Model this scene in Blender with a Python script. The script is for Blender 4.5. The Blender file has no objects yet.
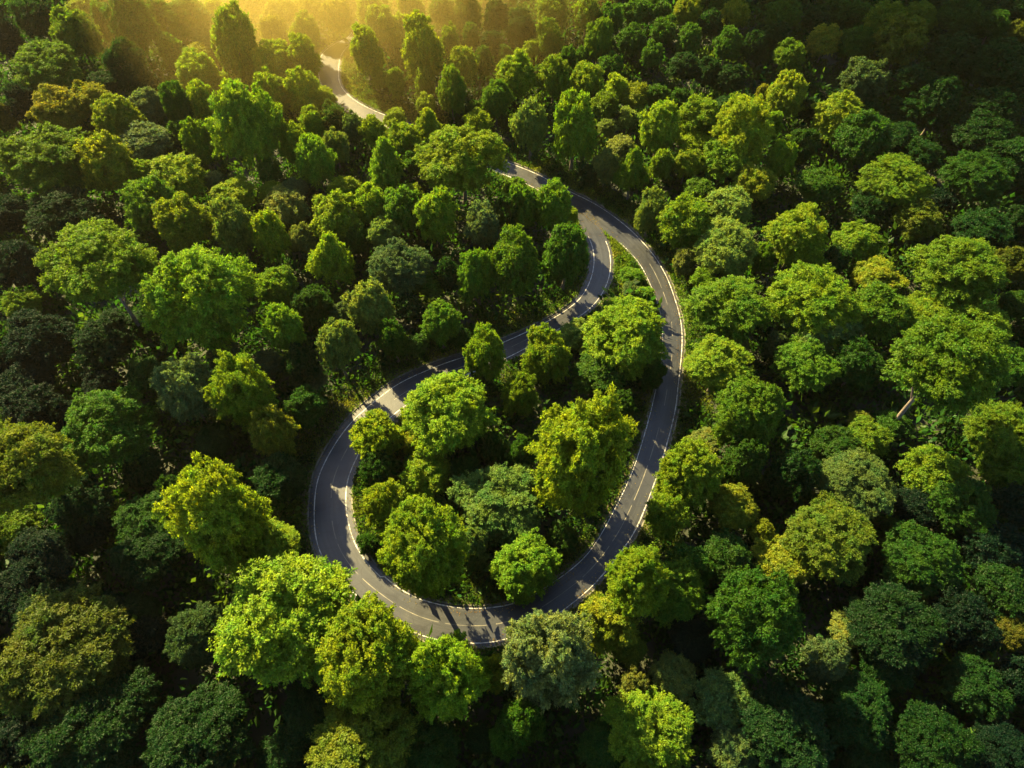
import bpy, math, random
import numpy as np

rad = math.radians
rng = np.random.default_rng(7)
random.seed(7)
scene = bpy.context.scene
COL = scene.collection

# ------------------------------------------------------------------ camera
CAM_H, PITCH, FPX = 100.0, 55.0, 700.0
cam_d = bpy.data.cameras.new('camera')
cam = bpy.data.objects.new('camera', cam_d)
COL.objects.link(cam)
cam_d.sensor_width = 36.0
cam_d.lens = FPX / 1024 * 36
cam_d.clip_start, cam_d.clip_end = 1.0, 6000
cam.location = (0, 0, CAM_H)
cam.rotation_euler = (rad(90 - PITCH), 0, 0)
scene.camera = cam

# ------------------------------------------------------------------ light
SUN_EL, SUN_AZ = 34.0, -36.0           # azimuth counted from +Y, negative = towards -X
world = bpy.data.worlds.new('World')
scene.world = world
world.use_nodes = True
wn, wl = world.node_tree.nodes, world.node_tree.links
bg = wn['Background']
sky = wn.new('ShaderNodeTexSky')
sky.sky_type = 'NISHITA'
sky.sun_disc = False
sky.sun_elevation = rad(SUN_EL)
sky.sun_rotation = rad(SUN_AZ)
sky.air_density, sky.dust_density = 1.0, 1.0
wl.new(sky.outputs[0], bg.inputs[0])
bg.inputs[1].default_value = 0.05
sd = bpy.data.lights.new('sun', 'SUN')
sd.energy = 5.0
sd.angle = rad(0.5)
sd.color = (1.0, 0.80, 0.36)
sun = bpy.data.objects.new('sun', sd)
COL.objects.link(sun)
sun.rotation_euler = (rad(90 - SUN_EL), 0, rad(180 - SUN_AZ) )
sun.location = (-60, 160, 120)
HAZE = .00007
vs = scene.view_settings
vs.view_transform, vs.look, vs.gamma, vs.use_curve_mapping = 'Standard', 'None', 1.0, False
vs.exposure = 3.12
scene.cycles.max_bounces = 6
scene.cycles.diffuse_bounces = 3
scene.cycles.transmission_bounces = 3
scene.cycles.volume_bounces = 0
scene.cycles.use_denoising = True

# ------------------------------------------------------------------ helpers
CP, SP = math.cos(rad(PITCH)), math.sin(rad(PITCH))

def ray(px, py):
    u, v = (np.asarray(px, float) - 512) / FPX, (384 - np.asarray(py, float)) / FPX
    return np.stack([u, CP + v * SP, -SP + v * CP], -1)

def at(px, py, z=0.0):
    """point of the plane z seen at that pixel"""
    d = ray(px, py)
    t = (CAM_H - z) / -d[..., 2]
    p = d * t[..., None] if d.ndim > 1 else d * t
    p = p + np.array([0, 0, CAM_H])
    return p

def depth(p):
    return p[1] * CP - (p[2] - CAM_H) * SP

def project(p):
    p = np.asarray(p, float)
    x, y, z = p[..., 0], p[..., 1], p[..., 2] - CAM_H
    d = y * CP - z * SP
    return 512 + FPX * x / d, 384 - FPX * (y * SP + z * CP) / d

def tag(o, label=None, cat=None, group=None, kind=None):
    if label: o['label'] = label
    if cat: o['category'] = cat
    if group: o['group'] = group
    if kind: o['kind'] = kind
    return o

def mesh_np(name, V, F, mat=None, smooth=False):
    """mesh from numpy arrays; F is (n,3) or (n,4)"""
    me = bpy.data.meshes.new(name)
    V = np.ascontiguousarray(V, np.float32)
    F = np.ascontiguousarray(F, np.int32)
    k = F.shape[1]
    me.vertices.add(len(V)); me.vertices.foreach_set('co', V.ravel())
    me.loops.add(F.size); me.loops.foreach_set('vertex_index', F.ravel())
    me.polygons.add(len(F))
    me.polygons.foreach_set('loop_start', np.arange(0, F.size, k, dtype=np.int32))
    me.polygons.foreach_set('loop_total', np.full(len(F), k, np.int32))
    me.update(calc_edges=True)
    me.polygons.foreach_set('use_smooth', np.full(len(F), smooth, bool))
    if mat: me.materials.append(mat)
    return me

def link(name, me, parent=None):
    o = bpy.data.objects.new(name, me)
    COL.objects.link(o)
    if parent: o.parent = parent
    return o

# ------------------------------------------------------------------ materials
def new_mat(name):
    m = bpy.data.materials.new(name); m.use_nodes = True
    nt = m.node_tree
    return m, nt.nodes, nt.links, nt.nodes['Principled BSDF']

def noise(n, l, vec, scale, detail=4, rough=.6):
    t = n.new('ShaderNodeTexNoise')
    t.inputs['Scale'].default_value = scale
    t.inputs['Detail'].default_value = detail
    t.inputs['Roughness'].default_value = rough
    if vec: l.new(vec, t.inputs['Vector'])
    return t

def ramp(n, l, fac, stops):
    r = n.new('ShaderNodeValToRGB')
    e = r.color_ramp.elements
    while len(e) < len(stops): e.new(0.5)
    for k, (p, c) in zip(e, stops):
        k.position = p; k.color = (*c, 1)
    l.new(fac, r.inputs[0])
    return r

def mix(n, l, a, b, fac, mode='MIX'):
    m = n.new('ShaderNodeMix'); m.data_type = 'RGBA'; m.blend_type = mode
    for sock, v in ((m.inputs[6], a), (m.inputs[7], b), (m.inputs[0], fac)):
        if hasattr(v, 'links'): l.new(v, sock)
        else: sock.default_value = v if isinstance(v, float) else (*v, 1)
    return m.outputs[2]

def leaf_material(name, base=None):
    """thin leaf: diffuse + translucent + a faint waxy gloss; colour from the object's own colour or from noise over the ground"""
    m, n, l, p = new_mat(name)
    n.remove(p)
    geo = n.new('ShaderNodeNewGeometry')
    if base is None:
        oi = n.new('ShaderNodeObjectInfo')
        col = oi.outputs['Color']
    elif base == 'ATTR':
        at_ = n.new('ShaderNodeAttribute'); at_.attribute_name = 'leaf_colour'
        col = at_.outputs['Color']
    else:
        tc = n.new('ShaderNodeTexCoord')
        nz = noise(n, l, tc.outputs['Object'], 0.11, 3)
        col = ramp(n, l, nz.outputs['Fac'], base).outputs[0]
    if base is None:
        # boughs of one crown differ a little: some fresher and yellower, some older and greener
        tc = n.new('ShaderNodeTexCoord')
        rn = n.new('ShaderNodeVectorMath'); rn.operation = 'ADD'
        l.new(tc.outputs['Object'], rn.inputs[0]); l.new(oi.outputs['Random'], rn.inputs[1])
        nz = noise(n, l, rn.outputs[0], 2.6, 3)
        vr = ramp(n, l, nz.outputs['Fac'], [(.34, (.62, .88, 1.0)), (.5, (.95, .98, 1)), (.68, (1.32, 1.14, .8))]).outputs[0]
        col = mix(n, l, col, vr, 1.0, 'MULTIPLY')
    hs = n.new('ShaderNodeHueSaturation')
    l.new(col, hs.inputs['Color'])
    mr = n.new('ShaderNodeMapRange')
    l.new(geo.outputs['Random Per Island'], mr.inputs[0])
    mr.inputs[3].default_value, mr.inputs[4].default_value = 0.6, 1.45
    l.new(mr.outputs[0], hs.inputs['Value'])
    wn_ = n.new('ShaderNodeTexWhiteNoise'); wn_.noise_dimensions = '1D'
    l.new(geo.outputs['Random Per Island'], wn_.inputs['W'])
    mh = n.new('ShaderNodeMapRange')
    l.new(wn_.outputs['Value'], mh.inputs[0])
    mh.inputs[3].default_value, mh.inputs[4].default_value = 0.478, 0.518
    l.new(mh.outputs[0], hs.inputs['Hue'])
    d = n.new('ShaderNodeBsdfDiffuse'); t = n.new('ShaderNodeBsdfTranslucent')
    g = n.new('ShaderNodeBsdfGlossy'); g.inputs['Roughness'].default_value = .45
    g.inputs['Color'].default_value = (.8, .8, .8, 1)
    l.new(hs.outputs[0], d.inputs[0])
    tint = mix(n, l, hs.outputs[0], (1.35, 1.3, .5), 1.0, 'MULTIPLY')
    l.new(tint, t.inputs[0])
    a = n.new('ShaderNodeMixShader'); a.inputs[0].default_value = .5
    l.new(d.outputs[0], a.inputs[1]); l.new(t.outputs[0], a.inputs[2])
    b = n.new('ShaderNodeMixShader'); b.inputs[0].default_value = .004
    l.new(a.outputs[0], b.inputs[1]); l.new(g.outputs[0], b.inputs[2])
    l.new(b.outputs[0], n['Material Output'].inputs[0])
    return m

M_LEAF = leaf_material('leaf')
M_UNDER = leaf_material('undergrowth_leaf', [(.3, (.009, .030, .007)), (.5, (.016, .048, .008)), (.7, (.040, .070, .010))])
M_GRASS = leaf_material('grass_blade', [(.3, (.030, .085, .012)), (.5, (.06, .11, .014)), (.7, (.12, .125, .02))])

def bark_material():
    m, n, l, p = new_mat('bark')
    tc = n.new('ShaderNodeTexCoord')
    mp = n.new('ShaderNodeMapping'); mp.inputs['Scale'].default_value = (6, 6, 1)
    l.new(tc.outputs['Object'], mp.inputs[0])
    nz = noise(n, l, mp.outputs[0], 2.0, 5)
    r = ramp(n, l, nz.outputs['Fac'], [(.3, (.035, .026, .019)), (.7, (.14, .11, .085))])
    l.new(r.outputs[0], p.inputs['Base Color'])
    p.inputs['Roughness'].default_value = .9
    bp = n.new('ShaderNodeBump'); bp.inputs['Strength'].default_value = .6
    l.new(nz.outputs['Fac'], bp.inputs['Height']); l.new(bp.outputs[0], p.inputs['Normal'])
    return m
M_BARK = bark_material()

def asphalt_material():
    m, n, l, p = new_mat('asphalt')
    tc = n.new('ShaderNodeTexCoord')
    uv = n.new('ShaderNodeUVMap'); uv.uv_map = 'UVMap'
    big = noise(n, l, tc.outputs['Object'], .12, 4)
    fine = noise(n, l, tc.outputs['Object'], 9, 3)
    # long streaks worn by tyres: u runs across the road, v along it
    mp = n.new('ShaderNodeMapping'); mp.inputs['Scale'].default_value = (11, .035, 1)
    l.new(uv.outputs[0], mp.inputs[0])
    streak = noise(n, l, mp.outputs[0], 1, 3)
    c = ramp(n, l, big.outputs['Fac'], [(.3, (.011, .013, .017)), (.7, (.021, .022, .024))]).outputs[0]
    s = ramp(n, l, streak.outputs['Fac'], [(.32, (.62, .62, .64)), (.5, (1, 1, 1)), (.68, (1.5, 1.45, 1.38))]).outputs[0]
    c = mix(n, l, c, s, .8, 'MULTIPLY')
    f = ramp(n, l, fine.outputs['Fac'], [(.3, (.75, .75, .75)), (.7, (1.2, 1.2, 1.2))]).outputs[0]
    c = mix(n, l, c, f, .7, 'MULTIPLY')
    # repairs and stains
    pn = noise(n, l, tc.outputs['Object'], .35, 2, .4)
    pr = ramp(n, l, pn.outputs['Fac'], [(.36, (.66, .66, .68)), (.40, (1, 1, 1)), (.62, (1, 1, 1)), (.68, (1.28, 1.24, 1.16))]).outputs[0]
    c = mix(n, l, c, pr, .8, 'MULTIPLY')
    # dust gathered towards the edges of the carriageway
    sx_ = n.new('ShaderNodeSeparateXYZ'); l.new(uv.outputs[0], sx_.inputs[0])
    er_ = ramp(n, l, sx_.outputs[0], [(0, (1.7, 1.55, 1.3)), (.09, (1, 1, 1)), (.91, (1, 1, 1)), (1, (1.7, 1.55, 1.3))]).outputs[0]
    c = mix(n, l, c, er_, .8, 'MULTIPLY')
    # cracks
    vo = n.new('ShaderNodeTexVoronoi'); vo.feature = 'DISTANCE_TO_EDGE'; vo.inputs['Scale'].default_value = .32
    l.new(mix(n, l, tc.outputs['Object'], big.outputs['Color'], .06), vo.inputs['Vector'])
    ck = ramp(n, l, vo.outputs['Distance'], [(0, (.45, .45, .45)), (.022, (1, 1, 1))]).outputs[0]
    c = mix(n, l, c, ck, .7, 'MULTIPLY')
    l.new(c, p.inputs['Base Color'])
    p.inputs['Roughness'].default_value = .40
    p.inputs['Specular IOR Level'].default_value = .34
    bp = n.new('ShaderNodeBump'); bp.inputs['Strength'].default_value = .25; bp.inputs['Distance'].default_value = .02
    l.new(fine.outputs['Fac'], bp.inputs['Height']); l.new(bp.outputs[0], p.inputs['Normal'])
    return m
M_ASPHALT = asphalt_material()

def simple(name, lo, hi, scale, rough=.8):
    m, n, l, p = new_mat(name)
    tc = n.new('ShaderNodeTexCoord')
    nz = noise(n, l, tc.outputs['Object'], scale, 5)
    r = ramp(n, l, nz.outputs['Fac'], [(.32, lo), (.68, hi)])
    l.new(r.outputs[0], p.inputs['Base Color'])
    p.inputs['Roughness'].default_value = rough
    return m
M_PAINT = simple('road_paint', (.08, .077, .07), (.42, .40, .37), 1.3, .6)
M_WORN = simple('worn_paint', (.035, .034, .032), (.13, .115, .08), .9, .6)
M_KERB = simple('kerb_concrete', (.045, .042, .034), (.15, .135, .105), .5, .85)
M_VERGE = simple('verge_soil', (.05, .042, .022), (.12, .09, .05), .5, .95)
M_GROUND = simple('forest_floor', (.007, .012, .005), (.020, .022, .009), .25, .95)

# ------------------------------------------------------------------ road
L_PX = [(374,30),(355,42),(346,50),(342,60),(341,70),(341,80),(345,89),(354,98),(367,106),(380,112),(405,121),(440,133),(475,147),
 (505,160),(537,172.5),(571.7,191),(591,200),(611.6,212.8),(630,227),(644,241),(657,256.6),(669,277),(676,296),(682.7,319),
 (684.5,340),(682.7,365.6),(680,390),(678,411),(667,454),(655,490),(639.5,530),(627,549),(605,577),(591,592),(568,611),(536,632),
 (496.6,646),(466,647.5),(440,645),(415,637.6),(392,625),(372,611),(352,597),(332,579),(317,558),(310,535),(309,508),
 (312.7,476.6),(329,443.4),(346,420),(358,408),(388,384),(406,374),(443,359),(465,352.5),(503,338.5),(545,319.5),(575,299),
 (587,277),(590,255),(586,240),(578,222),(572,206),(566,195)]
R_PX = [(352,30),(333,42),(323,50),(318,60),(316.5,70),(318,80),(324,93),(334,105),(348,113),(363,119),(395,131),(430,147),(470,162),
 (502,175),(530,187),(560,203),(578,211),(590,219),(600,228),(610,236),(622,246),(638,263),(647,280),(655,299),(660,316),
 (661.5,340),(660,367),(654,391),(648,417),(632,469),(612,511),(595,542),(583.5,557),(566,572),(548,584),(527,597.5),
 (503,604.5),(475,607),(448,604.5),(421,598),(401,588),(384,574),(366,553),(357,533),(351.5,508),(352,482),(362,458),(374,438),
 (409,408),(435,393),(470,377),(514,358),(549,337.5),(577,321),(597,306),(611,283),(614,262),(610,243),(600,227),(588,212)]

def spline(P, step=.6):
    """dense Catmull-Rom through P, resampled by arc length"""
    P = np.asarray(P, float)
    Q = np.vstack([2 * P[0] - P[1], P, 2 * P[-1] - P[-2]])
    t = np.linspace(0, 1, 14, endpoint=False)[:, None]
    out = []
    for i in range(1, len(Q) - 2):
        a, b, c, d = Q[i - 1], Q[i], Q[i + 1], Q[i + 2]
        out.append(.5 * (2 * b + (c - a) * t + (2 * a - 5 * b + 4 * c - d) * t ** 2 + (3 * b - a - 3 * c + d) * t ** 3))
    S = np.vstack(out + [P[-1:]])
    s = np.r_[0, np.cumsum(np.linalg.norm(np.diff(S, axis=0), axis=1))]
    k = int(s[-1] / step)
    u = np.linspace(0, s[-1], k)
    return np.stack([np.interp(u, s, S[:, j]) for j in range(S.shape[1])], -1)

def smooth(P, w):
    k = np.hanning(w + 2)[1:-1]; k /= k.sum()
    pad = w // 2
    Q = np.vstack([P[0] + (P[0] - P[1:pad + 1][::-1]), P, P[-1] + (P[-1] - P[-pad - 1:-1][::-1])])
    return np.stack([np.convolve(Q[:, j], k, 'valid') for j in range(P.shape[1])], -1)

LW = at(*np.array(L_PX).T)[:, :2]
RW = at(*np.array(R_PX).T)[:, :2]
# beyond the top of the picture the road runs on into the woods
LW = np.vstack([[-26, 268], [-34, 232], LW]); RW = np.vstack([[-32, 268], [-41, 232], RW])
LS, RS = smooth(spline(LW, .5), 15), smooth(spline(RW, .5), 15)
pairs, j = [], 0
for i, p in enumerate(LS):
    win = RS[j:j + 40]
    k = int(np.argmin(np.linalg.norm(win - p, axis=1)))
    j += min(k, 6)
    pairs.append((p, RS[j]))
EL = np.array([a for a, b in pairs]); ER = smooth(np.array([b for a, b in pairs]), 9)
CEN = (EL + ER) / 2
HALF = np.linalg.norm(EL - ER, axis=1) / 2
N = len(CEN)
ALONG = np.r_[0, np.cumsum(np.linalg.norm(np.diff(CEN, axis=0), axis=1))]

def road_dist(P):
    """distance from each point to the nearest road edge (negative on the road)"""
    P = np.atleast_2d(P)[:, :2]
    out = np.empty(len(P))
    C, H = CEN[::2], HALF[::2]
    for a in range(0, len(P), 4000):
        D = np.linalg.norm(P[a:a + 4000, None] - C[None], axis=2) - H
        out[a:a + 4000] = D.min(1)
    return out

def ribbon(A, B, za, zb, cuts=1):
    n = len(A)
    rows = [np.c_[A + (B - A) * k / cuts, np.full(n, za + (zb - za) * k / cuts) if np.isscalar(za) else za + (zb - za) * k / cuts] for k in range(cuts + 1)]
    V = np.stack(rows, 1).reshape(-1, 3)
    i = np.arange(n - 1)[:, None] * (cuts + 1); k = np.arange(cuts)[None]
    F = np.stack([i + k, i + k + 1, i + cuts + 1 + k + 1, i + cuts + 1 + k], -1).reshape(-1, 4)
    return V, F[:, ::-1]

def find(px, py, lo=0, hi=None):
    q = at(px, py)[:2]
    s = np.linalg.norm(CEN[lo:hi] - q, axis=1)
    return lo + int(np.argmin(s))

i_j0 = find(575, 201, 0, N // 2)          # junction on the through road
i_j1 = find(615, 240, 0, N // 2)
i_e0 = find(596, 236, N // 2)             # junction end of the loop road
zr = np.full(N, .050); zr[N // 2:] = .050
k0 = find(520, 345, N // 2)
ramp_z = np.clip((np.arange(N) - k0) / max(1, (i_e0 - k0)), 0, 1)
zr = zr - .012 * ramp_z
V, F = ribbon(EL, ER, zr, zr, 8)
road_me = mesh_np('road', V, F, M_ASPHALT)
uvl = road_me.uv_layers.new(name='UVMap')
uu = np.tile(np.linspace(0, 1, 9), N); vv = np.repeat(ALONG, 9)
li = np.empty(len(road_me.loops), np.int32); road_me.loops.foreach_get('vertex_index', li)
uvl.data.foreach_set('uv', np.c_[uu[li], vv[li]].astype(np.float32).ravel())
tag(link('road', road_me), kind='structure')

# edge lines: painted strips a little inside each edge, and the off-centre lane line
def strip(a0, a1, frac, width, jit=0.0):
    a1 = min(a1, N - 1)
    i = np.arange(a0, a1)
    D = ER[i] - EL[i]; W = np.linalg.norm(D, axis=1)[:, None]
    f = frac if np.isscalar(frac) else frac[i][:, None]
    w = width * (1 + jit * np.interp(i, np.arange(0, N, 3), rng.uniform(-1, 1, len(np.arange(0, N, 3)))))[:, None]
    A = EL[i] + D * f - D / W * w / 2
    B = EL[i] + D * f + D / W * w / 2
    return ribbon(A, B, zr[i] + .006, zr[i] + .006)

def merge(parts):
    Vs, Fs, o = [], [], 0
    for V, F in parts:
        Vs.append(V); Fs.append(F + o); o += len(V)
    return np.vstack(Vs), np.vstack(Fs)

off = .10 + .08 * np.clip((np.arange(N) - find(330, 560)) / 60, 0, 1)    # wide outer shoulder on the western bend
WL = .14
marks = [strip(2, i_e0 + 2, off, WL, .35), strip(2, i_j0, .93, WL, .35), strip(i_j1 + 2, i_e0 - 2, np.where(np.arange(N) > find(384, 574, N // 3), .87, .95), WL, .35)]
V, F = merge(marks)
tag(link('road_marking', mesh_np('road_marking', V, F, M_PAINT)), kind='structure')
mids = []
for a in range(i_j1 + 20, i_e0 - 60, 16):
    mids.append(strip(a, a + (15 if rng.random() < .75 else 8), .52, .11, .5))
V, F = merge(mids)
tag(link('lane_line', mesh_np('lane_line', V, F, M_WORN)), kind='structure')

# verge of bare soil and kerb stones along both edges
def normals(E):
    d = E - CEN
    return d / np.linalg.norm(d, axis=1)[:, None]
nl, nr = normals(EL), normals(ER)
def kerb(E, nrm, a0, a1):
    i = np.arange(a0, a1)
    A = E[i] + nrm[i] * .02; B = E[i] + nrm[i] * .24
    n = len(i)
    V = np.vstack([np.c_[A, np.full(n, .0)], np.c_[A, np.full(n, .14)], np.c_[B, np.full(n, .14)], np.c_[B, np.full(n, 0.)]])
    k = np.arange(n - 1)
    F = np.vstack([np.stack([k + n * q, k + 1 + n * q, k + 1 + n * (q + 1), k + n * (q + 1)], -1) for q in range(3)])
    return V, F
V, F = merge([kerb(EL, nl, 2, i_e0 - 2), kerb(ER, nr, 2, i_j0 - 4), kerb(ER, nr, i_j1 + 8, i_e0 - 8)])
tag(link('kerb', mesh_np('kerb', V, F, M_KERB)), kind='structure')
def vstrip(E, nrm, a0, a1, w):
    i = np.arange(a0, a1)
    wv = w * (1 + .4 * np.interp(i, np.arange(0, N, 8), rng.uniform(-1, 1, len(np.arange(0, N, 8)))))[:, None]
    return ribbon(E[i] + nrm[i] * -.1, E[i] + nrm[i] * wv, .026, .02)
V, F = merge([vstrip(EL, nl, 2, i_e0 - 2, 1.0), vstrip(ER, nr, 2, i_j0 - 4, 1.0), vstrip(ER, nr, i_j1 + 8, i_e0 - 8, 1.0)])
tag(link('verge', mesh_np('verge', V, F, M_VERGE)), kind='structure')

# ------------------------------------------------------------------ ground
def sstep(a, b, x):
    t = np.clip((x - a) / (b - a), 0, 1)
    return t * t * (3 - 2 * t)

def terrain(x, y):
    """level valley floor; two unseen ridges added to shade both sides, a gap left for the sun"""
    sx, sy = math.sin(rad(SUN_AZ)), math.cos(rad(SUN_AZ))
    u, v = x * sy - y * sx, x * sx + y * sy
    wob = 7 * np.sin(v / 37) + 5 * np.sin(v / 17 + u / 31)
    right = sstep(138, 172, u + wob) * sstep(170, 280, v) * (146 + 9 * np.sin(u / 23) + 5 * np.sin(u / 9 + 1))
    left = sstep(-26, -54, u + wob) * sstep(250, 335, v) * (158 + 8 * np.sin(u / 19))
    h = np.maximum(right, left) * (1 - sstep(430, 640, v))  # unseen ridges, put in for the shade they cast on both sides
    return h * sstep(214, 262, y)
gx = np.linspace(-900, 900, 241); gy = np.linspace(-500, 1500, 241)
X, Y = np.meshgrid(gx, gy)
V = np.c_[X.ravel(), Y.ravel(), terrain(X, Y).ravel()]
i = np.arange(240)[:, None] * 241 + np.arange(240)[None]
F = np.stack([i, i + 1, i + 242, i + 241], -1).reshape(-1, 4)
tag(link('ground', mesh_np('ground', V, F, M_GROUND, True)), kind='structure')

# ------------------------------------------------------------------ haze
hm, hn, hl, hp = new_mat('haze')
hn.remove(hp)
pv = hn.new('ShaderNodeVolumePrincipled')
pv.inputs['Color'].default_value = (1.0, .88, .60, 1)
pv.inputs['Density'].default_value = HAZE
pv.inputs['Anisotropy'].default_value = .80
hl.new(pv.outputs[0], hn['Material Output'].inputs['Volume'])
hx0, hx1, hy0, hy1, hz0, hz1 = -420, 420, -160, 620, -1.0, 190
V = np.array([(x, y, z) for z in (hz0, hz1) for y in (hy0, hy1) for x in (hx0, hx1)], float)
F = np.array([(0, 2, 3, 1), (4, 5, 7, 6), (0, 1, 5, 4), (2, 6, 7, 3), (0, 4, 6, 2), (1, 3, 7, 5)])
tag(link('haze', mesh_np('haze', V, F, hm)), kind='stuff')

# a bank of bright mist lying in the gap at the head of the valley, where the far road comes out of the woods
mm, mn, ml, mp_ = new_mat('mist')
mn.remove(mp_)
pm = mn.new('ShaderNodeVolumePrincipled')
pm.inputs['Color'].default_value = (1.0, .76, .20, 1)
pm.inputs['Density'].default_value = .0072
pm.inputs['Anisotropy'].default_value = .35
ml.new(pm.outputs[0], mn['Material Output'].inputs['Volume'])
import bmesh
th, phv = np.meshgrid(np.linspace(0, 2 * math.pi, 40, endpoint=False), np.linspace(.04, math.pi - .04, 20))
BALL = np.stack([np.sin(phv) * np.cos(th), np.sin(phv) * np.sin(th), np.cos(phv)], -1).reshape(-1, 3)
q_ = np.arange(19)[:, None] * 40; w_ = np.arange(40)[None]
BALL_F = np.stack([q_ + w_, q_ + 40 + w_, q_ + 40 + (w_ + 1) % 40, q_ + (w_ + 1) % 40], -1).reshape(-1, 4)
for size_, at_c, dens in (((50, 48, 26), (-48, 206, 8), .0068), ((76, 84, 36), (-44, 216, 8), .0015)):
    m2 = mm.copy(); m2.node_tree.nodes[pm.name].inputs['Density'].default_value = dens
    me = mesh_np('mist', BALL * np.array(size_) + np.array(at_c), BALL_F, m2)
    bm_ = bmesh.new(); bm_.from_mesh(me); bmesh.ops.holes_fill(bm_, edges=bm_.edges); bmesh.ops.recalc_face_normals(bm_, faces=bm_.faces); bm_.to_mesh(me); bm_.free()
    tag(link('mist', me), 'bank of golden mist lying over the far end of the road', 'mist', kind='stuff')

# ------------------------------------------------------------------ leaves
def leaves(C, D, length, width, r, Nrm=None):
    """one folded kite per row: C root, D direction (unit), Nrm the way its upper face looks"""
    n = len(C)
    up = r.normal(size=(n, 3)) if Nrm is None else Nrm
    S = np.cross(D, up); S /= np.linalg.norm(S, axis=1)[:, None] + 1e-9
    U = np.cross(S, D)
    L = (length * r.uniform(.65, 1.35, n))[:, None]; W = (width * r.uniform(.7, 1.3, n))[:, None]
    V = np.stack([C, C + D * L * .45 + S * W - U * W * .25, C + D * L, C + D * L * .45 - S * W - U * W * .25], 1).reshape(-1, 3)
    F = np.arange(4 * n).reshape(-1, 4)
    return V, F

def unit(a):
    return a / (np.linalg.norm(a, axis=1)[:, None] + 1e-9)

def crown_leaves(kind, r, n_clump, tuft, per, leaf, size):
    """leafy crown in unit space (radius 1, centre 0): boughs end in clumps, clumps carry sprays of leaves"""
    P, D, Q = [], [], []
    ph = r.uniform(0, 6.28, 6); am = r.uniform(.04, .11, 6)
    ga = math.pi * (3 - math.sqrt(5)); th0 = r.uniform(0, 6.28)
    for k in range(n_clump):
        t = (k + .5) / n_clump
        z = 1 - 1.75 * t + r.normal() * .05              # from the top down past the waist
        z = min(max(z, -.85), .97)
        az = th0 + k * ga + r.normal() * .25
        out = 1 + sum(am[q] * math.sin((q % 3 + 2) * az + ph[q] + 2 * z * (q - 2)) for q in range(6)) + r.normal() * .06
        rr = math.sqrt(max(0, 1 - z * z))
        if kind == 'tall':
            rr *= .97 - .08 * z
            sz = 1.0
        elif kind == 'cone':
            rr = (1 - z) * .52 * (1 if z > -.5 else 1 + (z + .5)); rr = max(rr, .03) * 1.25
            sz = 1.0
        elif kind == 'broad':
            rr *= 1.0; sz = .95
        else:
            sz = 1.0
        cr = r.uniform(.12, .30) * (1.0 if kind != 'broad' else 1.08) * size
        if z > .8: cr *= .85
        flat = {'round': .75, 'tall': .9, 'cone': .75, 'broad': .5}[kind]
        c = np.array([math.cos(az) * rr * out, math.sin(az) * rr * out, z * sz * out]) * (1 - cr * .8) * r.uniform(.84, 1.06)
        # each clump is a bunch of twigs, each twig a tapering spray of leaves
        nt = max(5, int(tuft * (cr / .22) ** 2))
        tq = unit(r.normal(size=(nt, 3)))
        tq[:, 2] = np.where(tq[:, 2] < -.35, -tq[:, 2], tq[:, 2])
        tc_ = c + tq * (cr * r.uniform(.25, .8, nt))[:, None] * np.array([1, 1, flat])
        ax = unit(tq * .7 + unit(tc_) * .75 + np.array([0, 0, .12]) + r.normal(size=(nt, 3)) * .3)
        tl = cr * r.uniform(.45, 1.0, nt)
        m = nt * per
        ti = np.repeat(np.arange(nt), per)
        t_ = r.uniform(0, 1, m)
        q = r.normal(size=(m, 3)); q -= ax[ti] * (q * ax[ti]).sum(1)[:, None]; q = unit(q)
        pos = tc_[ti] + ax[ti] * (tl[ti] * t_)[:, None] + q * (tl[ti] * .34 * (1 - .75 * t_) * r.uniform(.2, 1, m))[:, None] + np.array([0, 0, -1]) * (tl[ti] * .25 * t_ ** 2)[:, None]
        outv = unit(pos + np.array([0, 0, .25]))
        nrm = unit(tq[ti] * .45 + q * .35 + outv * .4 + np.array([0, 0, .4]) + r.normal(size=(m, 3)) * .42)
        d = ax[ti] * .75 + q * .6 + np.array([0, 0, -.3]) + r.normal(size=(m, 3)) * .3
        d = unit(d - nrm * (d * nrm).sum(1)[:, None] * .75)
        P.append(pos); D.append(d); Q.append(nrm)
    # thin inner foliage so that gaps do not show straight through
    m = n_clump * per * tuft // 9
    q = unit(r.normal(size=(m, 3))) * r.uniform(.25, .78, (m, 1))
    if kind in ('cone',): q[:, :2] *= np.clip((1 - q[:, 2]) * .6, .1, 1)[:, None]
    P.append(q); D.append(unit(q + r.normal(size=(m, 3)) * .5)); Q.append(r.normal(size=(m, 3)))
    P, D, Q = np.vstack(P), np.vstack(D), np.vstack(Q)
    return leaves(P, D, leaf, leaf * .25, r, Q)

CROWNS = {}
def crowns():
    for kind, n in (('round', 4), ('tall', 3), ('cone', 1), ('broad', 4)):
        for lod, (nc, tuft, per, leaf, size) in {'big': (140, 17, 46, .052, 1.0), 'mid': (76, 14, 32, .085, 1.2), 'far': (30, 12, 20, .15, 1.6), 'edge': (24, 8, 10, .26, 1.8)}.items():
            CROWNS[kind, lod] = []
            for v in range(n if lod not in ('far', 'edge') else min(n, 3)):
                r = np.random.default_rng(100 * v + hash_(kind + lod))
                V, F = crown_leaves(kind, r, nc + int(r.integers(-6, 7)), tuft, per, leaf, size)
                CROWNS[kind, lod].append(mesh_np('crown', V, F, M_LEAF))
def hash_(s):
    return sum((k + 1) * ord(c) for k, c in enumerate(s)) % 9973
crowns()

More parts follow.
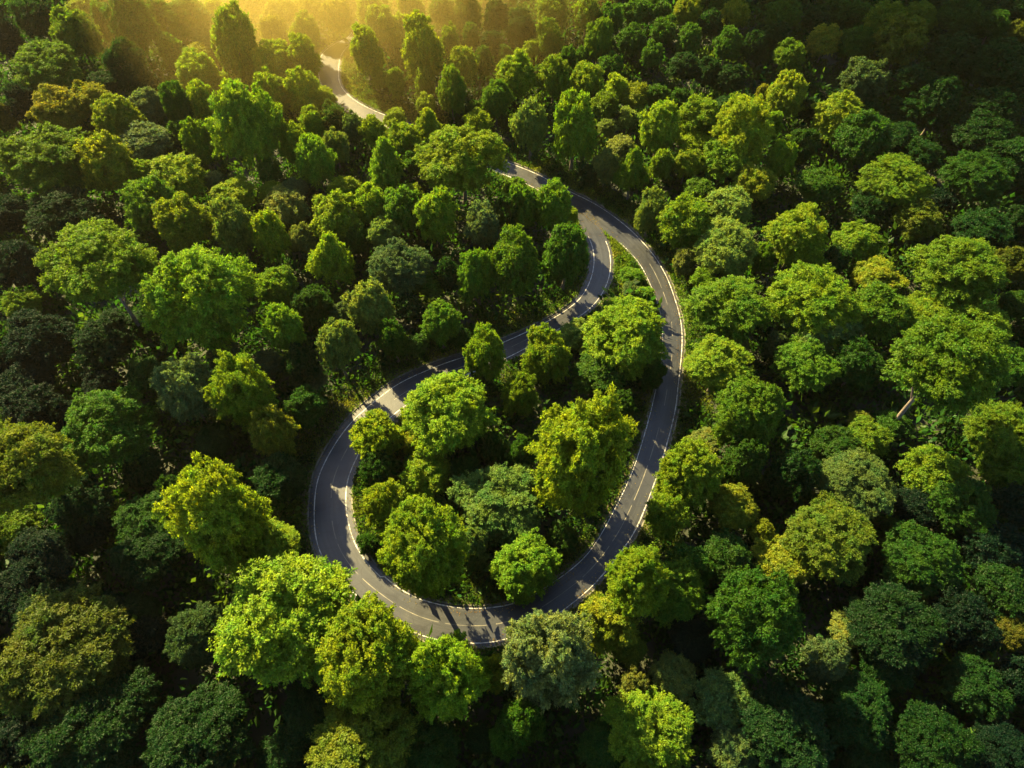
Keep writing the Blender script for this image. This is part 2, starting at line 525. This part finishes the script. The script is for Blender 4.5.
def tube(pts, radii, seg=6):
    pts = np.asarray(pts, float); n = len(pts)
    T = np.gradient(pts, axis=0); T = unit(T)
    ref = np.array([1.0, .13, 0])
    A = unit(np.cross(T, ref)); B = np.cross(T, A)
    a = np.linspace(0, 2 * math.pi, seg, endpoint=False)
    V = (pts[:, None] + np.asarray(radii)[:, None, None] * (A[:, None] * np.cos(a)[None, :, None] + B[:, None] * np.sin(a)[None, :, None])).reshape(-1, 3)
    k = np.arange(n - 1)[:, None] * seg; q = np.arange(seg)[None]
    F = np.stack([k + q, k + (q + 1) % seg, k + seg + (q + 1) % seg, k + seg + q], -1).reshape(-1, 4)
    return V, F

def trunk_mesh(a, c, zc, r):
    """tapered trunk from the ground into the crown, with limbs spreading through it"""
    top = zc + c * .55
    r0 = max(.12, .036 * (a + c))
    t = np.linspace(0, 1, 8)
    bend = r.normal(size=2) * .05 * top
    axis = np.c_[bend[0] * np.sin(t * 2.2), bend[1] * np.sin(t * 2.2), t * top]
    axis[:, :2] -= axis[:, :2] * 1.0 * t[:, None]
    radii = r0 * (1 - .82 * t); radii[0] *= 1.45
    parts = [tube(axis, radii, 8)]
    nl_ = 9
    for k in range(nl_):
        f = r.uniform(.38, .9) if k else .5
        h = f * top
        p0 = np.array([np.interp(h, axis[:, 2], axis[:, 0]), np.interp(h, axis[:, 2], axis[:, 1]), h])
        az = k * 2.4 + r.uniform(-.4, .4)
        zz = zc + c * r.uniform(-.25, .6)
        rr = a * r.uniform(.45, .8)
        p2 = np.array([math.cos(az) * rr, math.sin(az) * rr, max(zz, h + .12 * rr)])
        p1 = p0 * .5 + p2 * .5 + np.array([0, 0, -.06 * rr])
        u = np.linspace(0, 1, 5)[:, None]
        q = (1 - u) ** 2 * p0 + 2 * u * (1 - u) * p1 + u ** 2 * p2
        parts.append(tube(q, r0 * (1 - .82 * f) * np.linspace(.62, .12, 5), 5))
    V, F = merge(parts)
    return mesh_np('trunk', V, F, M_BARK, True)

# ------------------------------------------------------------------ the trees of the photograph
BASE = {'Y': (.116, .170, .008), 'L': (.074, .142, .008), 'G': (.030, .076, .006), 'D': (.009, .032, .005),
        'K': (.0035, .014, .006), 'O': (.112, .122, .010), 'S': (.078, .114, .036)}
# per quarter-scale tile: x y w h colours (colour letters are mixed in equal parts), b/t/c/r = habit
TILES = {  # some crowns near edges and corners darkened, edge shading put into their colour letters
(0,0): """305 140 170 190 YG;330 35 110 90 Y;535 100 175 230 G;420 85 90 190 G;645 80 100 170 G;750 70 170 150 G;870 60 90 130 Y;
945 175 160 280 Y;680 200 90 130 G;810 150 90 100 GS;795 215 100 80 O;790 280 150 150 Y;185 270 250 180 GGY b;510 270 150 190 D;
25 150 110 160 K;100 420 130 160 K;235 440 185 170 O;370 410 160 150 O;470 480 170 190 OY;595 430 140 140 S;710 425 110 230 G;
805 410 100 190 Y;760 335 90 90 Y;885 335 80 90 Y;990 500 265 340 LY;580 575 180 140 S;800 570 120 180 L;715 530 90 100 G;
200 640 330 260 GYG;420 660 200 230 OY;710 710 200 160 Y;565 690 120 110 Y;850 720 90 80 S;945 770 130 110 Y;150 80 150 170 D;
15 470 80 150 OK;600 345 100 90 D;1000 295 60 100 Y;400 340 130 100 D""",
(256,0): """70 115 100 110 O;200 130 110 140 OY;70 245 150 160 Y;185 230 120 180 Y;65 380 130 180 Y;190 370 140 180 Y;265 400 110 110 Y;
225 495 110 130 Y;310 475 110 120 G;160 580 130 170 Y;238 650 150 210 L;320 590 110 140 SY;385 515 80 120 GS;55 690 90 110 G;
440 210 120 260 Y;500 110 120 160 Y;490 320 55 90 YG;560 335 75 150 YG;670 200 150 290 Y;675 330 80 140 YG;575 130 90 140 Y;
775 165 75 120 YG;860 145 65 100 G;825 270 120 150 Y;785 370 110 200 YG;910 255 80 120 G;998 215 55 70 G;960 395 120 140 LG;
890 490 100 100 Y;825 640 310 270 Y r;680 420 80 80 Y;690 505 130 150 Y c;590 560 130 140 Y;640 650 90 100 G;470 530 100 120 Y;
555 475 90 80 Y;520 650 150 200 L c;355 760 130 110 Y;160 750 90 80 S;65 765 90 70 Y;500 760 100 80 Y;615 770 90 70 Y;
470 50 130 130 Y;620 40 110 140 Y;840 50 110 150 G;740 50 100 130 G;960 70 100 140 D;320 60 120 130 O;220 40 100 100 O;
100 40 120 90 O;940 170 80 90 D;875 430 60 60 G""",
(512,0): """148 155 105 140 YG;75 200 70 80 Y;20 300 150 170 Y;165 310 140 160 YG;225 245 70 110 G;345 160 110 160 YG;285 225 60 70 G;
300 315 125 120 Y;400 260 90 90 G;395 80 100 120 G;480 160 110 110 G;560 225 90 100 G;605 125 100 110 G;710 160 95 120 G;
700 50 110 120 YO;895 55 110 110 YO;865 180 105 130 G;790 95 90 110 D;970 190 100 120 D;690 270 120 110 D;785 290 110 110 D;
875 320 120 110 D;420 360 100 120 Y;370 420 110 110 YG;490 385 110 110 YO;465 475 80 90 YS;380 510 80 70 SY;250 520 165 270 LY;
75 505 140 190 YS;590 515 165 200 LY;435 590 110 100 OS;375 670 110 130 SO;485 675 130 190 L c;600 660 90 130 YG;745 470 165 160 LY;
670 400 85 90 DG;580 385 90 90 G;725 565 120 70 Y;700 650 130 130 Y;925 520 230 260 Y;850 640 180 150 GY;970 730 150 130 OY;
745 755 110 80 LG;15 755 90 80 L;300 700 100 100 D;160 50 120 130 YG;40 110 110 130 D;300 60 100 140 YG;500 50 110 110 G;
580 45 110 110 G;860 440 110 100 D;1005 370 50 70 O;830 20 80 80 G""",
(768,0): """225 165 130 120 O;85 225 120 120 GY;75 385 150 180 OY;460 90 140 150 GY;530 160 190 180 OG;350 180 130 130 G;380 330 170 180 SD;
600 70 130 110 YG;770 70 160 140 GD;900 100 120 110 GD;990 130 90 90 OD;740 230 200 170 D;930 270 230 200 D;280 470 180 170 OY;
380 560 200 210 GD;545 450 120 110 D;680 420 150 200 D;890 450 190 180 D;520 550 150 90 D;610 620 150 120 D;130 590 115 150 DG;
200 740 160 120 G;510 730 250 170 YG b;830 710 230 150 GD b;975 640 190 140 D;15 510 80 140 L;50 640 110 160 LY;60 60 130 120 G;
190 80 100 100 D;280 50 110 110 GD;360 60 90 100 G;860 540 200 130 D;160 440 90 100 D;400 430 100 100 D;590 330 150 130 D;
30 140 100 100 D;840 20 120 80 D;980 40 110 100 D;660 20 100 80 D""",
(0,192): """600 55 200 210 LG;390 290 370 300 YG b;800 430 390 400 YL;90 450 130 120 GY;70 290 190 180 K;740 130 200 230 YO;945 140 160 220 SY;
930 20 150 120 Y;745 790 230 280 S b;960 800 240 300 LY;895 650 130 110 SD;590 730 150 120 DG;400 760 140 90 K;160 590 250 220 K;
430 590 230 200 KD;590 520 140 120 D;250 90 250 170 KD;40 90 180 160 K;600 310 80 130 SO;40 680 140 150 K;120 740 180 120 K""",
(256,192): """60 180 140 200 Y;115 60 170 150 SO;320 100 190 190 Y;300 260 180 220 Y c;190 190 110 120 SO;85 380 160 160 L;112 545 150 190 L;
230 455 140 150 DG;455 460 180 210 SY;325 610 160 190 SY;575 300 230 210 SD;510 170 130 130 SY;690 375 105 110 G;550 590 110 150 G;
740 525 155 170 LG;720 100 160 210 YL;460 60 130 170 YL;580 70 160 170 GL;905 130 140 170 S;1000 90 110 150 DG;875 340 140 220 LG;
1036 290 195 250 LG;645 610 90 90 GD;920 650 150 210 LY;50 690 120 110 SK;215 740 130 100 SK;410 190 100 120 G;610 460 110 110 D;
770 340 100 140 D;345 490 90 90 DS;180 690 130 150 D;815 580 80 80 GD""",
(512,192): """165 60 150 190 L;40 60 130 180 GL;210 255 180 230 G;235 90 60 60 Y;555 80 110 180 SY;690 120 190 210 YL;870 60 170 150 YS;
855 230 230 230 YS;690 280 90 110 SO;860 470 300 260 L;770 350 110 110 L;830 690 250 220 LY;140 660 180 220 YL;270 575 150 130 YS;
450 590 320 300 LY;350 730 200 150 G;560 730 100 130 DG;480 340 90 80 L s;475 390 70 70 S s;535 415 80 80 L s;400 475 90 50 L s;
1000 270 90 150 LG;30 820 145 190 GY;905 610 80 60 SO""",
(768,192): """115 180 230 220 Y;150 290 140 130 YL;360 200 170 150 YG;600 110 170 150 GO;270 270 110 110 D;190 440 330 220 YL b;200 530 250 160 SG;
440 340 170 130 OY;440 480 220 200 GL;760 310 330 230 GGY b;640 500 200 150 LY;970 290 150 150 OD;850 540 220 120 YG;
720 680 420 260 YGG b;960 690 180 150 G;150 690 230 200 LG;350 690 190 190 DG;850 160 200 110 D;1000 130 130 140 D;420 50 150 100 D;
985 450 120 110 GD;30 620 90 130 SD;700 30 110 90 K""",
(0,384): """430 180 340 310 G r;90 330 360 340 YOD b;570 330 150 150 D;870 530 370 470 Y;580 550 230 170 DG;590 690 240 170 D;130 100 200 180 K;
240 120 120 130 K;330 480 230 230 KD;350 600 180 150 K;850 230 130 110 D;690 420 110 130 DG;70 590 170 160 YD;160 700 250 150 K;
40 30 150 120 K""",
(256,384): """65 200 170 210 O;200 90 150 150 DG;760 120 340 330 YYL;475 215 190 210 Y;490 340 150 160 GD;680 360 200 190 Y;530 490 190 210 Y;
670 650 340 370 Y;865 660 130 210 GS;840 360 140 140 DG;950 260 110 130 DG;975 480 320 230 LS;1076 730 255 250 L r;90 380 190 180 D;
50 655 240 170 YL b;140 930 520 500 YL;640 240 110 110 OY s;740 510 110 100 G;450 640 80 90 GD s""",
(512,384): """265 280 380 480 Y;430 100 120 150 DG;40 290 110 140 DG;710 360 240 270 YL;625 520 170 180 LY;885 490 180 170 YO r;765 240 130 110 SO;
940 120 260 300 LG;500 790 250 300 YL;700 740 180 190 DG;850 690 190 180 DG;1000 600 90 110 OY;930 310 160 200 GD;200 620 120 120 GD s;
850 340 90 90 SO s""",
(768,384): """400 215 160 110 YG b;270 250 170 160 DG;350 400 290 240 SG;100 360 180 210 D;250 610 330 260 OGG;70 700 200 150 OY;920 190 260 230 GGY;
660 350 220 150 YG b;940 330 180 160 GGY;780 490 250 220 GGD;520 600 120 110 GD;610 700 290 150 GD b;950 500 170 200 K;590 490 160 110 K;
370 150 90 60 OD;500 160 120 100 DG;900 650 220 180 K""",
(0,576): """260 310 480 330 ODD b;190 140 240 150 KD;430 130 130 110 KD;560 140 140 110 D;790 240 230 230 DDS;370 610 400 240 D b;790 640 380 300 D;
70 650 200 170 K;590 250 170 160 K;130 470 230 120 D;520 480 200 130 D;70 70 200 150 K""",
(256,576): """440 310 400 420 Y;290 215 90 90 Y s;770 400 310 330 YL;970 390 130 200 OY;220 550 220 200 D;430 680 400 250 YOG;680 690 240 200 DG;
1000 650 140 220 G;110 720 200 120 D;890 650 100 80 D""",
(512,576): """150 330 350 400 S r;390 190 220 220 YO;650 60 240 240 LG;960 170 340 440 GD;490 440 120 140 SO;650 410 180 170 SO;545 620 330 300 YL;
840 500 220 190 SG;890 690 190 170 SD;30 590 180 240 G;720 250 180 160 K;370 690 200 180 GD;470 290 130 130 OG;1000 600 100 150 D""",
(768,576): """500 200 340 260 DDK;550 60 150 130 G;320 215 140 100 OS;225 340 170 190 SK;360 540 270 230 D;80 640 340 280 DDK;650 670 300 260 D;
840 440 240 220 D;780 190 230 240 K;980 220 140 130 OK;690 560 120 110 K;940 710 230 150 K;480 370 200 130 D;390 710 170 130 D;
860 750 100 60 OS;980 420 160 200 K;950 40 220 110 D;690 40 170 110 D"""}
TRUNK_AT = {(948, 362): (897, 449), (97, 264): (139, 353), (22, 466): (70, 548)}   # trees whose foot shows

specs = []
for (tx, ty), txt in TILES.items():
    for row in txt.replace('\n', '').split(';'):
        f = row.split()
        if not f: continue
        x, y, w, h = (float(v) / 4 for v in f[:4])
        specs.append(dict(px=tx + x, py=ty + y, w=w, h=h, col=f[4], habit=f[5] if len(f) > 5 else ''))

RAISE = {(424, 547): 8.0, (578, 454): 5.0, (637, 581): 8.0, (368, 655): 6.0, (290, 615): 7.0, (447, 414): 3.0, (337, 344): 6.0, (240, 392): 5.5, (284, 328): 8.0, (301, 364): 5.0}
def in_poly(x, y, poly):
    c_, n_ = False, len(poly)
    for i_ in range(n_):
        x1, y1 = poly[i_]; x2, y2 = poly[i_ - 1]
        if (y1 > y) != (y2 > y) and x < (x2 - x1) * (y - y1) / (y2 - y1) + x1: c_ = not c_
    return c_
LOOP_PX = [(655, 299), (664, 340), (656, 400), (632, 469), (600, 540), (548, 590), (475, 612), (400, 595), (355, 535), (348, 480), (380, 420), (440, 380), (520, 345), (600, 300), (612, 262)]
trees = []
for k, s in enumerate(specs):
    s['loop'] = in_poly(s['px'], s['py'], LOOP_PX)
    r = np.random.default_rng(1000 + k)
    w, h = s['w'] * .94, s['h'] * .96
    low = s['habit'] == 's'
    foot = None
    for (qx, qy), fpx in TRUNK_AT.items():
        if abs(qx - s['px']) < 3 and abs(qy - s['py']) < 3: foot = fpx
    # distance and size: the crown's centre lies on the ray of its pixel, its height follows from its own size
    d = ray(s['px'], s['py'])
    phi = math.atan2(-d[2], math.hypot(d[0], d[1]))
    zc = 7.0
    for _ in range(8):
        p = at(s['px'], s['py'], zc)
        a = w / 2 * depth(p) / FPX
        hh = h / 2 * depth(p) / FPX
        c2 = hh ** 2 - (a * math.sin(phi)) ** 2
        c = math.sqrt(max(c2, 0)) / math.cos(phi)
        c = min(max(c, .74 * a), 1.9 * a)
        clear = 0.0 if low else min(7.0, 1.5 + .7 * a)
        if s['loop'] and not low: clear = min(2.0, .3 * a)
        for (qx, qy), up_ in RAISE.items():
            if abs(qx - s['px']) < 4 and abs(qy - s['py']) < 4: clear = up_
        zc = c * .82 + clear
    base_z = zc
    if foot:
        fxy = at(*foot)[:2]
        best = min(np.linspace(4, 40, 120), key=lambda z: np.linalg.norm(at(s['px'], s['py'], z)[:2] - fxy))
        zc = best
    else:
        def off_road(z):
            return road_dist(at(s['px'], s['py'], z)[None])[0] > .9
        if not off_road(zc):
            for dz in sorted(np.linspace(-.75, 1.6, 90), key=abs):
                if zc * (1 + dz) > c * .45 and off_road(zc * (1 + dz)):
                    zc = zc * (1 + dz); break
    p = at(s['px'], s['py'], zc)
    k_ = depth(p)
    a = w / 2 * k_ / FPX
    s.update(p=p, a=a, c=c, zc=zc, k=k)
    trees.append(s)

def habit(s):
    if s['habit'] == 'b': return 'broad'
    if s['habit'] == 'c': return 'cone'
    if s['habit'] in ('r', 's'): return 'round'
    if s['c'] > 1.25 * s['a']: return 'tall'
    if s['w'] > 1.25 * s['h'] or s['c'] < .7 * s['a']: return 'broad'
    return 'round'

order = sorted((s for s in trees if s['habit'] != 's'), key=lambda s: -s['w'] * s['h'])
for s in order[300:]: s['mass'] = True
mass, mass_col = [], []
for s in trees:
    r = np.random.default_rng(5000 + s['k'])
    hb = habit(s)
    low = s['habit'] == 's'
    if s.get('mass'):
        pool = CROWNS[hb, 'far']
        me = pool[int(r.integers(len(pool)))]
        V = np.empty(len(me.vertices) * 3, np.float32); me.vertices.foreach_get('co', V); V = V.reshape(-1, 3)
        ang = r.uniform(0, 6.28); ca, sa = math.cos(ang), math.sin(ang)
        V = V @ np.array([[ca, sa, 0], [-sa, ca, 0], [0, 0, 1]]) * np.array([s['a'], s['a'], s['c']]) + np.array([s['p'][0], s['p'][1], s['zc']])
        col = np.mean([BASE[q] for q in s['col']], axis=0) * r.uniform(.85, 1.15)
        mass.append((V, np.arange(len(V)).reshape(-1, 4))); mass_col.append(np.tile(np.r_[col, 1], (len(V), 1)))
        continue
    name = 'shrub' if low else 'broadleaf_tree'
    root = bpy.data.objects.new(name, None); COL.objects.link(root)
    root.location = (s['p'][0], s['p'][1], 0)
    root.empty_display_size = .5
    lod = 'big' if s['w'] > 55 else 'mid' if s['w'] > 26 else 'far'
    pool = CROWNS[hb, lod]
    me = pool[int(r.integers(len(pool)))]
    cr = link('crown', me, root)
    cr.location = (0, 0, s['zc'])
    cr.rotation_euler = (r.normal() * .06, r.normal() * .06, r.uniform(0, 6.28))
    cr.scale = (s['a'], s['a'], s['c'])
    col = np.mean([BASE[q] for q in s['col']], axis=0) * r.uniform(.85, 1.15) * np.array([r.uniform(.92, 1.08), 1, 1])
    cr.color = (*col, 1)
    link('stem' if low else 'trunk', trunk_mesh(s['a'], s['c'], s['zc'], r), root)
    s['obj'] = root
    tag(root, 'green broadleaf tree', 'shrub' if low else 'tree', 'trees of the forest')
V, F = merge(mass)
me = mesh_np('distant_woods', V, F, None)
ca = me.color_attributes.new('leaf_colour', 'FLOAT_COLOR', 'POINT')
ca.data.foreach_set('color', np.vstack(mass_col).astype(np.float32).ravel())
me.materials.append(leaf_material('woods_leaf', 'ATTR'))
tag(link('distant_woods', me), 'small dim trees filling the gaps of the forest canopy', 'woods', kind='stuff')
print('TREES', len(trees))

# ------------------------------------------------------------------ woods beyond the edges of the view
r = np.random.default_rng(31)
pts = np.c_[r.uniform(-260, 260, 5000), r.uniform(-20, 330, 5000)]
keep = []
for q in pts:
    px, py = project([q[0], q[1], 8.0])
    d_ = q[1] * CP + 92 * SP
    mar = 8.5 * FPX / max(d_, 5)
    out = px < -mar or px > 1024 + mar or py < -mar or py > 768 + mar
    near = -420 < px < 1444 and -330 < py < 1000
    if out and near and road_dist(q[None])[0] > 3 and all((q[0] - k[0]) ** 2 + (q[1] - k[1]) ** 2 > 46 for k in keep):
        keep.append(q)
mass, mass_col = [], []
for q in keep:
    kind = ('round', 'tall', 'broad')[int(r.integers(3))]
    me = CROWNS[kind, 'edge'][int(r.integers(3))]
    V = np.empty(len(me.vertices) * 3, np.float32); me.vertices.foreach_get('co', V); V = V.reshape(-1, 4, 3)
    V = V.reshape(-1, 3)
    ang = r.uniform(0, 6.28); ca, sa = math.cos(ang), math.sin(ang)
    a = r.uniform(3.6, 6.0); c = a * r.uniform(.8, 1.3)
    z0 = float(terrain(np.array([q[0]]), np.array([q[1]]))[0])
    V = V @ np.array([[ca, sa, 0], [-sa, ca, 0], [0, 0, 1]]) * np.array([a, a, c]) + np.array([q[0], q[1], z0 + c + 1.5])
    mass.append((V, np.arange(len(V)).reshape(-1, 4)))
    mass_col.append(np.tile(np.r_[np.mean([BASE[z] for z in r.choice(list('YLGGDDG'), 2)], axis=0), 1], (len(V), 1)))
V, F = merge(mass)
me = mesh_np('surrounding_forest', V, F, None)
ca = me.color_attributes.new('leaf_colour', 'FLOAT_COLOR', 'POINT')
ca.data.foreach_set('color', np.vstack(mass_col).astype(np.float32).ravel())
me.materials.append(bpy.data.materials['woods_leaf'])
tag(link('surrounding_forest', me), 'unbroken green forest carrying on past the edges of the view', 'forest', kind='stuff')
print('BEYOND', len(keep), len(F))

# ------------------------------------------------------------------ undergrowth and grass
def scatter_area(n, r):
    """points spread over the ground the camera sees, with a margin"""
    px, py = r.uniform(-160, 1184, n * 3), r.uniform(-90, 880, n * 3)
    P = at(px, py)[:, :2]
    # equal density per square metre: keep with probability ~ ground area of a pixel
    d = ray(px, py); t = CAM_H / -d[:, 2]
    wgt = t ** 3
    keep = r.random(len(P)) < wgt / np.quantile(wgt, .97)
    return P[keep]

r = np.random.default_rng(77)
B = scatter_area(40000, r)
B = B[B[:, 1] < 262]
rd = road_dist(B)
size = r.uniform(.45, 1.5, len(B)) * np.clip(.4 + rd / 5, .4, 1.3)
ok = rd > .5 + size * .6
B, size, rd = B[ok], size[ok], rd[ok]
tall_ = (r.random(len(B)) < .2) & (rd > 4)
size[tall_] *= r.uniform(1.6, 3.2, tall_.sum())
per = 34
q = unit(r.normal(size=(len(B) * per, 3))); q[:, 2] = np.abs(q[:, 2])
S3 = np.repeat(size, per)[:, None]
pos = np.repeat(np.c_[B, size * .25], per, 0) + q * S3 * np.array([1, 1, .8]) * r.uniform(.6, 1, (len(q), 1))
D = unit(q + np.array([0, 0, .1]) + r.normal(size=q.shape) * .4)
V, F = leaves(pos, D, .30 + .22 * S3[:, 0], .10 + .06 * S3[:, 0], r)
print('UNDER', len(B), len(F))
tag(link('undergrowth', mesh_np('undergrowth', V, F, M_UNDER)), 'low leafy undergrowth covering the forest floor between the trees', 'undergrowth', kind='stuff')

# grass along the road edges
idx = r.integers(4, N - 4, 170000)
side = r.random(len(idx)) < .5
E = np.where(side[:, None], EL[idx], ER[idx]); nn = np.where(side[:, None], nl[idx], nr[idx])
G = E + nn * (.12 + 5.6 * r.random(len(idx)) ** 1.15)[:, None] + r.normal(size=(len(idx), 2)) * .15
G = G[road_dist(G) > .05]
D = unit(np.c_[r.normal(size=(len(G), 2)) * .55, np.full(len(G), .8)])
V, F = leaves(np.c_[G, np.full(len(G), .0)], D, .6, .075, r)
tag(link('grass', mesh_np('grass', V, F, M_GRASS)), 'rough green grass growing along both edges of the road', 'grass', kind='stuff')

# fallen leaves blown against the road edges
n_l = 9000
idx = r.integers(4, N - 4, n_l); side = r.random(n_l) < .5
E = np.where(side[:, None], EL[idx], ER[idx]); nn = np.where(side[:, None], nl[idx], nr[idx])
drift = np.abs(np.sin(ALONG[idx] * .21) * np.sin(ALONG[idx] * .057 + 1)) 
keep = r.random(n_l) < .15 + drift
q = E + nn * (.2 - 1.5 * r.random(n_l) ** 2.2)[:, None]
q, idx = q[keep], idx[keep]
a_ = r.uniform(0, 6.28, len(q))
D = np.c_[np.cos(a_), np.sin(a_), np.zeros(len(q))]
V, F = leaves(np.c_[q, np.full(len(q), .075)], D, .22, .07, r, np.tile([0, 0, 1.0], (len(q), 1)))
M_LITTER = leaf_material('litter_leaf', [(.3, (.06, .035, .015)), (.5, (.12, .08, .025)), (.7, (.09, .09, .03))])
tag(link('leaf_litter', mesh_np('leaf_litter', V, F, M_LITTER)), 'fallen brown leaves scattered along the road edges', 'litter', kind='stuff')

# ------------------------------------------------------------------ a description for every tree
COLNAME = {'Y': 'yellow-green', 'L': 'lime green', 'G': 'mid green', 'D': 'dark green', 'K': 'blackish green', 'O': 'ochre', 'S': 'silvery grey-green'}
COLMIX = {'YO': 'golden olive', 'OY': 'golden olive', 'OS': 'grey-brown', 'SO': 'grey-brown', 'SD': 'dull grey-green', 'DS': 'dull grey-green', 'SK': 'dull grey-green',
          'OD': 'dull olive', 'OK': 'dull olive', 'OG': 'olive', 'GO': 'olive', 'YOG': 'golden olive', 'OGG': 'olive', 'ODD': 'dull olive', 'YOD': 'olive', 'YD': 'olive', 'LS': 'pale lime', 'SG': 'pale grey-green',
          'GS': 'pale grey-green', 'SY': 'pale silvery yellow', 'YS': 'pale silvery yellow', 'YL': 'bright yellow-green', 'LY': 'bright yellow-green', 'YG': 'light green',
          'GY': 'light green', 'LG': 'fresh green', 'GL': 'fresh green', 'YGL': 'light green', 'YYL': 'bright yellow-green', 'YGG': 'light green', 'GGY': 'light green', 'GYG': 'light green', 'GGD': 'deep green', 'DDK': 'dark green', 'DG': 'deep green', 'GD': 'deep green', 'KD': 'very dark green', 'DDS': 'dull grey-green'}
HABIT = {'broad': 'wide-crowned', 'tall': 'tall egg-shaped', 'cone': 'pointed', 'round': 'round-topped'}
loop_poly = np.vstack([EL[find(657, 256):i_e0]])
def inside(pt, poly):
    x, y = pt; n_ = len(poly); c_ = False
    for i_ in range(n_):
        x1, y1 = poly[i_]; x2, y2 = poly[i_ - 1]
        if (y1 > y) != (y2 > y) and x < (x2 - x1) * (y - y1) / (y2 - y1) + x1: c_ = not c_
    return c_
CEN_PX = np.stack(project(np.c_[CEN, np.zeros(N)]), -1)
def zone(s):
    b = s['p'][:2]
    if inside(b, loop_poly):
        return 'inside the road loop' if s['py'] > 345 else 'between the two road limbs'
    d_ = np.linalg.norm(CEN - b, axis=1) - HALF
    i_ = int(np.argmin(d_))
    if d_[i_] < 6.5:
        px, py = CEN_PX[i_]
        late = i_ > N // 2
        if py < 116 and px < 385: return 'beside the far bright road bend' if px < 340 or s['px'] > 345 else 'below the far bright road bend'
        if px < 505 and py < 170: return 'beside the hidden stretch of road'
        if late and py < 240: return 'by the fork of the road'
        if late and py < 345: return 'on the bank of the inner road limb'
        if late and py < 450: return 'above the left shoulder of the loop'
        if py < 250: return 'on the bank above the fork of the road'
        if py < 420: return 'beside the right road limb'
        if px > 560: return 'outside the lower right loop bend'
        if py > 575: return 'below the bottom road bend'
        return 'outside the left road bend'
    cols = ['far left', 'left', 'left centre', 'centre', 'right centre', 'right', 'far right']
    rows = ['top edge', 'upper part', 'upper middle', 'middle', 'lower middle', 'lower part', 'bottom edge']
    cx_ = cols[int(min(6, max(0, s['px'] / 1024 * 7)))]
    ry = rows[int(min(6, max(0, s['py'] / 768 * 7)))]
    return f'at the forest {ry}, {cx_}'
def size_word(w):
    return 'tiny' if w < 21 else 'small' if w < 32 else 'medium-sized' if w < 48 else 'large' if w < 75 else 'huge'
groups = {}
for s in trees:
    if 'obj' not in s: continue
    low = s['habit'] == 's'
    colour = COLMIX.get(s['col']) or COLNAME[s['col'][0]]
    look = f"{size_word(s['w'])} {colour} " + ('shrub' if low else f'{HABIT[habit(s)]} tree')
    groups.setdefault((look, zone(s)), []).append(s)
ORD = ['first', 'second', 'third', 'fourth', 'fifth', 'sixth', 'seventh']
for (look, zn), g in groups.items():
    base = f'{look} {zn}'
    if len(g) == 1:
        g[0]['obj']['label'] = base
        continue
    spread_x = max(t['px'] for t in g) - min(t['px'] for t in g); spread_y = max(t['py'] for t in g) - min(t['py'] for t in g)
    key, lo_, hi_ = ('px', 'leftmost', 'rightmost') if spread_x >= spread_y else ('py', 'uppermost', 'lowest')
    g.sort(key=lambda t: t[key])
    for i_, t in enumerate(g):
        o_ = lo_ if i_ == 0 else hi_ if i_ == len(g) - 1 else 'middle' if len(g) == 3 else ORD[i_] + (' from left' if key == 'px' else ' from top')
        t['obj']['label'] = f'{base}, {o_}'
